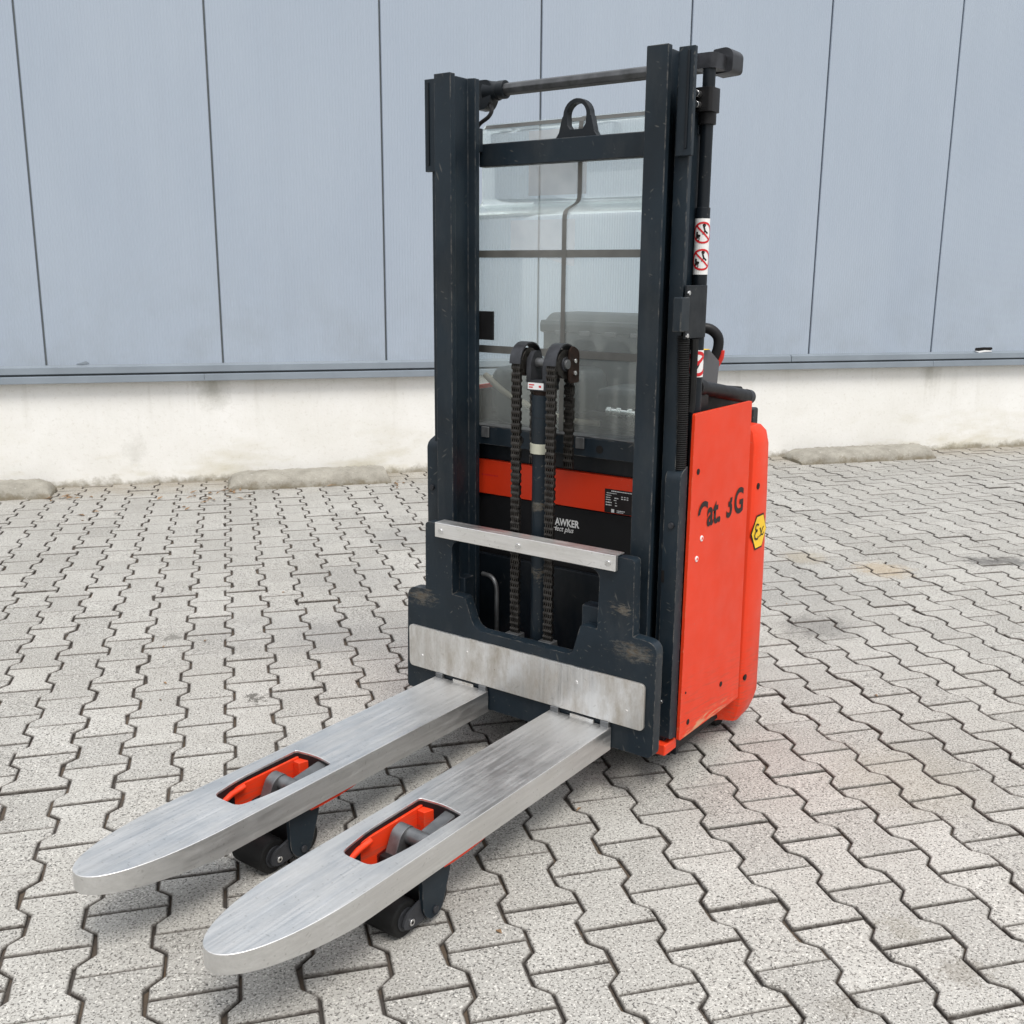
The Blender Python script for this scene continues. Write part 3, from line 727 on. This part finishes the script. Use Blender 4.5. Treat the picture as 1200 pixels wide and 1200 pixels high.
prism('cap_arm', fillet([(.330, .190), (.385, .190), (.388, .235), (.372, .300), (.335, .300)], [.012, .015, .02, .004, .004]), 'z', 1.742, 1.775, 'dark_iron', TB, bevel=.005)

# sticker with two prohibition signs round the right lift tube
TX, TY, TR = .3665, .205, .0170
def wrap(r):
    # u runs round the pipe; centred on the side that faces forward and right
    def f(c):
        a = R(-62) + c.x/TR; return Vector((TX+(TR+r)*math.cos(a), TY+(TR+r)*math.sin(a), c.y))
    return f
def grid_bm(x0, x1, y0, y1, n=12):
    bm = bmesh.new(); A = [(bm.verts.new((x0+(x1-x0)*i/n, y0, 0)), bm.verts.new((x0+(x1-x0)*i/n, y1, 0))) for i in range(n+1)]
    for (a, b), (c, d) in zip(A, A[1:]): bm.faces.new((a, c, d, b))
    return bm
STK = decal('warning_sticker', grid_bm(-.0260, .0275, 1.288, 1.415), 'white', CB if False else bpy.data.objects['side_lift_tube.001'], None, None, None, wrap(.0006))
for zc in (1.383, 1.322):
    b = bmesh.new(); ribbon_bm(b, disc_pts(.0225, 32, .002, zc), .0045, True); ribbon_bm(b, [(.002-.016+.032*i/8, zc+.016-.032*i/8) for i in range(9)], .004)
    decal('prohibition_ring', b, 'red_print', STK, None, None, None, wrap(.0012))
    b = bmesh.new()
    for pts, w in (([(-.012, zc-.014), (-.012, zc+.002)], .005), ([(-.012, zc-.006), (-.004, zc-.008)], .006), ([(.003, zc+.014), (.006, zc+.004), (.013, zc-.002)], .004), ([(.006, zc+.004), (.001, zc-.004)], .003)):
        p = Vector((*pts[0], 0)); seq = []
        for a, c in zip(pts, pts[1:]): seq += [(a[0]+(c[0]-a[0])*i/3, a[1]+(c[1]-a[1])*i/3) for i in range(4)]
        ribbon_bm(b, list(dict.fromkeys(seq)), w)
    ribbon_bm(b, disc_pts(.0035, 12, -.0095, zc-.0145), .002, True); ribbon_bm(b, disc_pts(.0022, 10, .004, zc+.0165), .0036, True)
    decal('sign_figure', b, 'letter_black', STK, None, None, None, wrap(.0009))

RS2 = decal('round_warning_sticker', grid_bm(-.0230, .0290, 1.048, 1.112), 'white', bpy.data.objects['side_lift_tube.001'], None, None, None, wrap(.0006))
b = bmesh.new(); ribbon_bm(b, disc_pts(.026, 32, .003, 1.080), .008, True); ribbon_bm(b, [(.003+.018-.036*i/8, 1.080+.018-.036*i/8) for i in range(9)], .007)
decal('prohibition_ring', b, 'red_print', RS2, None, None, None, wrap(.0012))
b = bmesh.new(); ribbon_bm(b, [(-.004, 1.064), (.000, 1.070), (.004, 1.078), (.006, 1.086)], .008); decal('sign_figure', b, 'letter_black', RS2, None, None, None, wrap(.0009))

# ---- centre lift cylinder, crosshead, chains
CYY = .092
LC = cyl('lift_cylinder', (0, CYY, .18), (0, CYY, .842), .0255, 'slate_worn', ST)
cyl('cylinder_barrel', (0, CYY, .862), (0, CYY, .988), .0285, 'slate', LC)
cyl('barrel_seam', (0, CYY, .930), (0, CYY, .9318), .0288, 'black', LC)
cyl('cream_ring', (0, CYY, .838), (0, CYY, .864), .0315, 'ring', LC)
cyl('rod_neck', (0, CYY, .986), (0, CYY, 1.000), .025, 'rust', LC)
CH = prism('crosshead', rrect(-.031, .031, CYY-.030, CYY+.030, .006), 'z', 1.000, 1.026, 'dark_iron', LC, bevel=.003)
for sx in (-1, 1):
    prism('crosshead_cheek', fillet([(CYY-.030, 1.020), (CYY+.030, 1.020), (CYY+.030, 1.07), (CYY+.012, 1.098), (CYY-.012, 1.098), (CYY-.030, 1.07)], [0, 0, .02, .02, .02, .02]), 'x', min(sx*.031, sx*.018), max(sx*.031, sx*.018), 'dark_iron', LC, bevel=.003)
cyl('wheel_axle', (-.075, CYY, 1.068), (.075, CYY, 1.068), .012, 'iron', LC)
prism('rating_sticker', rrect(-.026, .022, 1.003, 1.020, .001), 'y', CYY-.0308, CYY-.0302, 'paper', LC, bevel=0)
b = bmesh.new()
for i, (w, z) in enumerate(((.016, 1.0145), (.012, 1.0085))): ribbon_bm(b, [(-.022, z), (-.022+w, z)], .003)
ribbon_bm(b, [(.008, 1.011), (.015, 1.011)], .005)
for v in b.verts: v.co.z = 0
decal('sticker_print', b, 'red_print', LC, (0, CYY-.0312, 0), (1, 0, 0), (0, 0, 1))
for sx in (-.053, .053):
    wh = cyl('chain_wheel', (sx-.013, CYY, 1.068), (sx+.013, CYY, 1.068), .036, 'chain', ST, seg=36)
    cyl('wheel_hub', (sx-.0165, CYY, 1.068), (sx+.0165, CYY, 1.068), .018, 'dark_iron', wh)
    # curved keeper over the wheel
    g = bmesh.new(); n = 10; ring = []
    for i in range(n+1):
        a = R(182 - 190*i/n)
        ring.append([g.verts.new((sx+dx, CYY + r*math.cos(a), 1.068 + r*math.sin(a)*1.02)) for dx, r in ((-.0165, .047), (.0165, .047), (.0165, .0505), (-.0165, .0505))])
    for a, c in zip(ring, ring[1:]):
        for q in range(4): g.faces.new((a[q], a[(q+1) % 4], c[(q+1) % 4], c[q]))
    g.faces.new(ring[0]); g.faces.new(ring[-1][::-1])
    finish('chain_keeper', g, 'iron', wh, 0).data.materials[0] = M['dark_iron']
gp = prism('keeper_plate', fillet([(CYY+.005, 1.02), (CYY+.052, 1.02), (CYY+.052, 1.100), (CYY+.02, 1.114), (CYY+.005, 1.10)], [.01, .006, .015, .02, .01]), 'x', .0705, .0745, 'rust', ST, bevel=.001)
for zz in (1.075, 1.045): cyl('keeper_bolt', (.0745, CYY+.028, zz), (.080, CYY+.028, zz), .006, 'chrome', gp, seg=10)
def chain(sx, y0, z0, y1, z1, name):
    bm = bmesh.new(); pitch = .0159; n = int(abs(z0-z1)/pitch)
    for i in range(n):
        za = z0 + (z1-z0)*i/n; zb = z0 + (z1-z0)*(i+1)/n; y = y0+(y1-y0)*(i+.5)/n
        offs = (-.0092, -.0031, .0031, .0092) if i % 2 else (-.0120, -.0062, .0, .0062, .0120)
        for dx in offs:
            zc = (za+zb)/2; h = pitch*.80; w = .0062
            prof = [(y-w, zc-h+.004), (y-w*.6, zc-h), (y+w*.6, zc-h), (y+w, zc-h+.004), (y+w*.62, zc), (y+w, zc+h-.004), (y+w*.6, zc+h), (y-w*.6, zc+h), (y-w, zc+h-.004), (y-w*.62, zc)]
            A = [bm.verts.new((sx+dx-.0013, p[0], p[1])) for p in prof]; B = [bm.verts.new((sx+dx+.0013, p[0], p[1])) for p in prof]
            bm.faces.new(A[::-1]); bm.faces.new(B)
            for q in range(10): bm.faces.new((A[q], A[(q+1) % 10], B[(q+1) % 10], B[q]))
        add_cyl(bm, (sx-.0145, y, zb), (sx+.0145, y, zb), .0026, seg=8)
    return finish(name, bm, 'chain', ST)
for sx in (-.053, .053):
    chain(sx, CYY-.041, 1.072, .052, .345, 'lift_chain')
    chain(sx, CYY+.041, 1.072, CYY+.043, .80, 'lift_chain')

# ---- clear screen with conductive tape and two whitish see-through patches
prof = [(.322, 1.684), (.311, 1.680), (.303, 1.670), (.300, 1.655), (.300, 1.490), (.2985, 1.480), (.293, 1.471), (.284, 1.465), (.245, 1.450), (.236, 1.444), (.2315, 1.436), (.230, 1.425), (.230, .842)]
bm = bmesh.new(); A, B = [], []
for y, z in prof: A.append(bm.verts.new((-.352, y, z))); B.append(bm.verts.new((.290, y, z)))
for i in range(len(prof)-1): bm.faces.new((A[i], B[i], B[i+1], A[i+1]))
bmesh.ops.recalc_face_normals(bm, faces=bm.faces); me = bpy.data.meshes.new('protective_screen'); bm.to_mesh(me); bm.free(); smooth(me)
SCR = link('protective_screen', me, 'screen', ST)
so = SCR.modifiers.new('thick', 'SOLIDIFY'); so.thickness = .0035; so.offset = 0
SCR.modifiers.new('split', 'EDGE_SPLIT').split_angle = R(45)
def strip(name, x0, x1, pts, off, mat):
    b = bmesh.new(); P = []
    for y, z in pts: P.append((b.verts.new((x0, y-off, z)), b.verts.new((x1, y-off, z))))
    for (a, c), (d, e) in zip(P, P[1:]): b.faces.new((a, c, e, d))
    m = bpy.data.meshes.new(name); b.to_mesh(m); b.free(); o = link(name, m, mat, SCR)
    s = o.modifiers.new('thick', 'SOLIDIFY'); s.thickness = .0006; return o
strip('tape_strip', -.0375, -.0245, prof, .0042, 'tape')
strip('tape_strip', -.345, .285, [(.230, 1.347), (.230, 1.328)], .0030, 'tape')
strip('tape_strip', -.345, .285, [(.230, 1.092), (.230, 1.072)], .0030, 'tape')
strip('tape_strip', -.345, .285, [(.311, 1.680), (.303, 1.670)], .0030, 'tape')
strip('pale_patch', -.195, -.012, [(.300, 1.655), (.300, 1.490)], .0022, 'sheet')
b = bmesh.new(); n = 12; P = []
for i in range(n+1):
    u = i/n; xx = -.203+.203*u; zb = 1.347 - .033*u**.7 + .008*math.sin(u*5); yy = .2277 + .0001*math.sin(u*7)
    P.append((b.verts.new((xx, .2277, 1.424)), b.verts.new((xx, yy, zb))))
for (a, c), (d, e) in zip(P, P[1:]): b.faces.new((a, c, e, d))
m = bpy.data.meshes.new('pale_patch'); b.to_mesh(m); b.free(); link('pale_patch', m, 'sheet', SCR)
box('sensor_plate', (-.292, -.240), (.200, .206), (1.109, 1.186), 'black', ST, .001)

# ---- chassis front: battery, orange band, cross rail
BAT = box('battery_box', (-.36, .36), (.226, .42), (.10, .672), 'slate_dark', ST, .005)
BAT.data.materials[0] = M['black']
bm = text_bm('HAWKER', .0275, .80, 0, .0009); decal('battery_lettering', bm, 'white', BAT, (-.0600, .2252, .6165), (1, 0, 0), (0, 0, 1))
bm = text_bm('perfect plus', .0205, .86, .28, .0002); decal('battery_lettering', bm, 'white', BAT, (-.0690, .2252, .600), (1, 0, 0), (0, 0, 1))
BAND = box('orange_band', (-.345, .345), (.218, .40), (.674, .772), 'orange', ST, .002)
prism('data_plate', rrect(.116, .205, .670 + .006, .739, .001), 'y', .2168, .2178, 'letter_black', BAND, bevel=0)
rp = random.Random(5); b = bmesh.new()
rows = [(.7345, .020, .062, .0028), (.7285, .006, .03, .0018), (.7225, .004, .016, .002), (.7165, .004, .013, .0026), (.7165, .030, .012, .003), (.7105, .004, .016, .0022), (.7105, .028, .008, .0026),
        (.7035, .004, .018, .0030), (.7035, .032, .005, .0026), (.6965, .004, .018, .0030), (.6965, .032, .006, .0026), (.6835, .038, .024, .0028), (.6795, .038, .020, .0022)]
for z, x0, w, h in rows:
    xx = .116+x0; end = xx+w
    while xx < end:
        l = rp.uniform(.0018, .005); ribbon_bm(b, [(xx, z), (min(xx+l, end), z)], h*rp.uniform(.7, 1)); xx += l+.0009
ribbon_bm(b, [(.137, .682), (.146, .682)], .009)
for sx in (.050, .058, .066): ribbon_bm(b, [(.116+sx, .722), (.116+sx+.005, .722)], .002); ribbon_bm(b, [(.116+sx, .7165), (.116+sx+.005, .7165)], .0025)
decal('plate_print', b, 'white', BAND, (0, .2163, 0), (1, 0, 0), (0, 0, 1))
b = bmesh.new(); xx = -.292
while xx < -.235: l = rp.uniform(.003, .006); ribbon_bm(b, [(xx, .729), (xx+l, .729)], .0045); xx += l+.0015
decal('serial_print', b, 'red_print', BAND, (0, .2176, 0), (1, 0, 0), (0, 0, 1))
box('band_shelf', (-.345, .345), (.232, .42), (.772, .832), 'slate_dark', ST, .003)
RAIL = prism('cross_rail', [(-.30, .191), (-.20, .191), (-.17, .186), (-.10, .186), (-.07, .191), (.06, .191), (.09, .186), (.16, .186), (.19, .191), (.30, .191), (.30, .205), (-.30, .205)], 'z', .822, .872, 'slate', ST, bevel=.0015)
box('rail_top', (-.30, .30), (.191, .235), (.8725, .8755), 'iron', RAIL, .0008)
for sx in (-.135, .115): cyl('rail_hole', (sx, .1848, .846), (sx, .192, .846), .0105, 'dark_hole', RAIL, seg=18, bevel=0)
for sx in (-.255, -.060, .055): box('rail_clip', (sx-.013, sx+.013), (.183, .190), (.842, .872), 'iron', RAIL, .002)
box('lower_shield', (-.36, .36), (.205, .222), (.055, .50), 'slate_dark', ST, .002)  # carried down low to deepen the shade under the machine
tube('bent_pipe', smooth_path([(-.245, .16, .455), (-.215, .155, .455), (-.196, .15, .446), (-.188, .15, .425), (-.187, .15, .38), (-.187, .15, .20)]), .0065, 'iron', ST, 10)

# ---- things in the compartment behind the screen
DECK = box('compartment_floor', (-.37, .37), (.25, .60), (.835, .868), 'black', ST, .004)
bm = bmesh.new(); ring = []
HOOD = prism('rear_hood', fillet([(.52, .868), (.52, 1.145), (.56, 1.172), (.74, 1.172), (.78, 1.12), (.78, .868)], [0, .02, .02, .03, .03, 0]), 'x', -.290, .105, 'hood', ST, bevel=.012, seg=3)
prism('hood_lip', [(.512, 1.118), (.509, 1.140), (.516, 1.152), (.53, 1.152), (.53, 1.114)], 'x', -.298, .112, 'hood', HOOD, bevel=.003)
for i in range(5): box('hood_clip', (-.24+.085*i, -.205+.085*i), (.503, .512), (1.112, 1.124), 'console', HOOD, .002)
# round wheel housing on the left, grey cover on the right, cable runs
bm = bmesh.new(); add_cyl(bm, (-.20, .42, .868), (-.20, .42, 1.022), .165, seg=48); finish('drive_housing', bm, 'hood', ST, .03, 4)
cyl('housing_cap', (-.20, .42, 1.0225), (-.20, .42, 1.030), .085, 'black', ST, seg=40, bevel=.004)
box('pump_cover', (.0, .24), (.34, .50), (.868, .985), 'hood', ST, .02)
tube('tan_hose', smooth_path([(-.34, .30, 1.0), (-.25, .262, .965), (-.16, .255, .932), (-.05, .26, .905), (.05, .29, .895)]), .009, 'hose_tan', ST, 10)
tube('black_cable', smooth_path([(-.30, .29, .90), (-.18, .28, .935), (-.08, .27, .90), (.04, .28, .92), (.16, .27, .90)]), .011, 'rubber', ST, 10)
PF = cyl('pipe_fitting', (.08, .275, .934), (.24, .275, .930), .008, 'chrome', ST)
for sx in (.082, .112, .145, .19): cyl('fitting_nut', (sx, .275, .9335), (sx+.014, .275, .9335), .0125, 'chrome', PF, seg=6)
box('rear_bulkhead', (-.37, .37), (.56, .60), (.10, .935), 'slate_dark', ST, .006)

# ---- side panels, posts
for s in (-1, 1):
    x0, x1 = sorted((s*.392, s*.400))
    pan = prism('side_panel', fillet([(.138, .132), (.500, .128), (.479, .966), (.146, .966)], [.008, .004, .006, .006]), 'x', x0, x1, 'orange_panel', ST, bevel=.002)
    lx0, lx1 = sorted((s*.3845, s*.3905)); box('panel_liner', (lx0, lx1), (.15, .475), (.14, .955), 'black', pan, .001)
    px0, px1 = sorted((s*.352, s*.392))
    post = prism('side_post', fillet([(.098, .150), (.134, .142), (.134, .842), (.098, .826)], [.004, .004, .004, .018]), 'x', px0, px1, 'slate_worn', ST, bevel=.003)
    box('post_slot', (s*.3535-.001, s*.3535+.006) if s > 0 else (-.36, -.353), (.0965, .100), (.555, .585), 'dark_hole', post, 0)
    cyl('post_screw', (s*.374, .0925, .700), (s*.374, .099, .700), .0075, 'dark_iron', post, seg=12)
    cyl('post_screw', (s*.366, .0935, .245), (s*.366, .099, .245), .005, 'chrome', post, seg=12)
    fx0, fx1 = sorted((s*.352, s*.392))
    box('frame_foot', (fx0+.006, fx1-.004), (.085, .150), (.106, .136), 'orange', ST, .004)
    for (t, z) in ((.175, .823), (.377, .208), (.184, .168), (.163, .255)):
        if s > 0: cyl('panel_screw', (.3992, t, z), (.4012, t, z), .0075 if z > .26 or z < .25 else .003, 'dark_hole', pan, seg=14, bevel=0)
    if s > 0:
        for (t, z) in ((.211, .649), (.188, .601)):
            r = cyl('panel_rivet', (.399, t, z), (.4026, t, z), .0075, 'white', pan, seg=14); cyl('rivet_core', (.402, t, z), (.4032, t, z), .004, 'orange', pan, seg=10)
        # worn lettering: only the top of the C and the lower curve of the 3 are left
        H = .069
        def put(txt, t, dz, cuts=(), xs=.88):
            bm = text_bm(txt, H*1.36, xs, 0, .0025)
            for cc in cuts: cut(bm, *cc)
            decal('worn_lettering', bm, 'letter_black', pan, (.4012, t, .676+dz), (0, 1, -.012), (0, 0, 1))
        put('C', .182, 0, [((0, .034, 0), (.15, -1, 0))])
        put('at.', .237, 0)
        put('3', .349, 0, [((0, .046, 0), (-.1, 1, 0))])
        put('G', .398, 0)
box('underside_blocker', (-.345, .345), (.20, .62), (.050, .136), 'black', ST, .004)  # box added under the machine to block light and deepen its shadow
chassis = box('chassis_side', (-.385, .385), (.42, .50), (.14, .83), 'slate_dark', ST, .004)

# ---- rear cover, drive wheel
cov_h = [(.350, .440), (.352, .488), (.360, .500), (.398, .516), (.404, .530), (.405, .616), (.400, .634), (.380, .654), (.30, .668)]
cov = [(-x, y) for x, y in cov_h[:1]] + cov_h + [(-x, y) for x, y in cov_h[:0:-1]]
bm = bmesh.new(); lv = []
for z, k, dy in ((.045, .962, -.020), (.075, .988, -.008), (.11, 1.0, .0), (.45, 1.0, -.004), (.70, 1.0, -.014), (.84, .998, -.026), (.875, .985, -.036), (.893, .955, -.055), (.897, .91, -.08)):
    row = []
    for x, y in cov:
        f = max(0, (y-.58)/.08); row.append(bm.verts.new((x*k, y + dy*f*1.5, z + (.022*f if z < .1 else 0))))
    lv.append(row)
for a, c in zip(lv, lv[1:]):
    n = len(a)
    for i in range(n): bm.faces.new((a[i], a[(i+1) % n], c[(i+1) % n], c[i]))
bm.faces.new(lv[0][::-1]); bm.faces.new(lv[-1])
COV = finish('rear_cover', bm, 'orange', ST, .005, 3)
for (t, z) in ((.543, .728), (.533, .178)): cyl('cover_screw', (.400, t, z), (.4058, t, z), .009, 'dark_hole', COV, seg=16, bevel=0)
cyl('cover_knob', (.345, .56, .893), (.345, .56, .908), .010, 'black', COV, seg=16)
# Ex badge
def ex_pt(v): return (.4128 - .0*abs(v[0]-.56), v[0], v[1])
hexa = [(.542, .646), (.590, .646), (.618, .597), (.590, .548), (.542, .548), (.514, .597)]
def onx(x): return lambda c: Vector((x - max(0, c.x-.612)*.20 - max(0, .530-c.x)*.20, c.x, c.y))
BADGE = decal('ex_badge', poly_bm(hexa), 'letter_black', COV, None, None, None, onx(.4062))
hx = lambda k: [(.566+(a-.566)*k, .597+(c-.597)*k) for a, c in hexa]
decal('badge_face', poly_bm(hx(.90)), 'yellow', BADGE, None, None, None, onx(.4067))
b = bmesh.new()
eps = [(.560, .617)] + [(.549-.010*math.cos(a), .6125+.009*math.sin(a)) for a in [R(x) for x in (70, 40, 0, -40, -70)]] + [(.553, .6025)]
eps2 = [(.553, .6025)] + [(.547-.012*math.cos(a), .590+.011*math.sin(a)) for a in [R(x) for x in (70, 35, 0, -40, -80)]] + [(.556, .578), (.562, .584)]
ribbon_bm(b, eps, .0052); ribbon_bm(b, eps2, .0052)
ribbon_bm(b, [(.567, .604), (.572, .606), (.580, .586), (.590, .584), (.596, .590)], .0046); ribbon_bm(b, [(.594, .606), (.588, .604), (.576, .585), (.568, .583)], .0046)
decal('badge_symbol', b, 'letter_black', BADGE, None, None, None, onx(.4072))
DW = cyl('drive_wheel', (-.06, .60, .115), (.06, .60, .115), .115, 'rubber', ST, seg=40, bevel=.008)
for s in (-1, 1): cyl('castor_wheel', (s*.30-.025, .56, .05), (s*.30+.025, .56, .05), .05, 'rubber', ST, seg=32, bevel=.006)

# ---- grab handle, console, tiller, hose, bracket
GH = tube('grab_handle', [(.355, .248, 1.018), (.358, .40, .992), (.360, .530, .970)], .0185, 'black', ST, 20)
cyl('handle_end', (.360, .528, .9705), (.3605, .552, .9665), .0195, 'dark_iron', GH)
cyl('handle_knob', (.355, .232, 1.020), (.355, .262, 1.016), .0215, 'black', GH)
prism('handle_stalk', fillet([(.235, .93), (.285, .93), (.285, 1.01), (.245, 1.015)], [.004, .004, .01, .012]), 'x', .335, .366, 'black', GH, bevel=.004)
prism('control_shroud', fillet([(.30, .90), (.58, .90), (.60, .965), (.585, .990), (.40, 1.005), (.30, .985)], [0, 0, .01, .02, .02, .01]), 'x', .20, .325, 'black', ST, bevel=.006)
CON = prism('control_console', fillet([(.50, .93), (.66, .93), (.675, 1.045), (.60, 1.085), (.50, 1.085)], [0, 0, .006, .004, .004]), 'x', .075, .212, 'console', ST, bevel=.004)
b = poly_bm([(.52, .20), (.56, .20), (.56, .225), (.52, .225)]); decal('console_label', b, 'yellow', CON, None, None, None, lambda c: Vector((c.y, c.x+.03, 1.0856)))
b = poly_bm(disc_pts(.026, 24, .530, 1.040)); RS = decal('round_sign', b, 'white', CON, None, None, None, lambda c: Vector((c.x-.53+.145, .4995, c.y)))
b = bmesh.new(); ribbon_bm(b, disc_pts(.026, 24, .145, 1.040), .007, True); ribbon_bm(b, [(.13, 1.055), (.16, 1.025)], .007)
decal('sign_ring', b, 'red_print', CON, (0, .4990, 0), (1, 0, 0), (0, 0, 1))
TL = tube('tiller_handle', smooth_path([(.130, .665, 1.05), (.126, .66, 1.10), (.136, .665, 1.130), (.168, .685, 1.136), (.192, .70, 1.112), (.191, .70, 1.07), (.172, .69, 1.03), (.15, .68, 1.0)]), .0150, 'black', ST, 16)
tube('tiller_grip_edge', smooth_path([(.204, .705, 1.075), (.200, .705, 1.05), (.184, .698, 1.02)]), .009, 'red_plastic', TL, 10)
cyl('tiller_shaft', (.16, .68, .90), (.16, .68, 1.02), .02, 'black', TL)
HS = tube('corrugated_hose', [(.372+.004*math.sin(i/60), .120+.004*(i/120), 1.150-.315*i/120) for i in range(121)], .0135, 'rubber', ST, 14, rf=lambda i: .0135 if i % 2 else .0165)
box('hose_bracket', (.378, .384), (.105, .213), (1.142, 1.264), 'slate_dark', ST, .002)
SB = box('switch_box', (.370, .392), (.066, .108), (1.160, 1.238), 'slate', ST, .003)
for zz in (1.247, 1.150): cyl('bracket_screw', (.384, .112, zz), (.389, .112, zz), .0055, 'chrome', SB, seg=10)
tube('side_hose', smooth_path([(.388, .150, 1.14), (.388, .148, 1.0), (.386, .146, .97)]), .009, 'rubber', ST, 8)
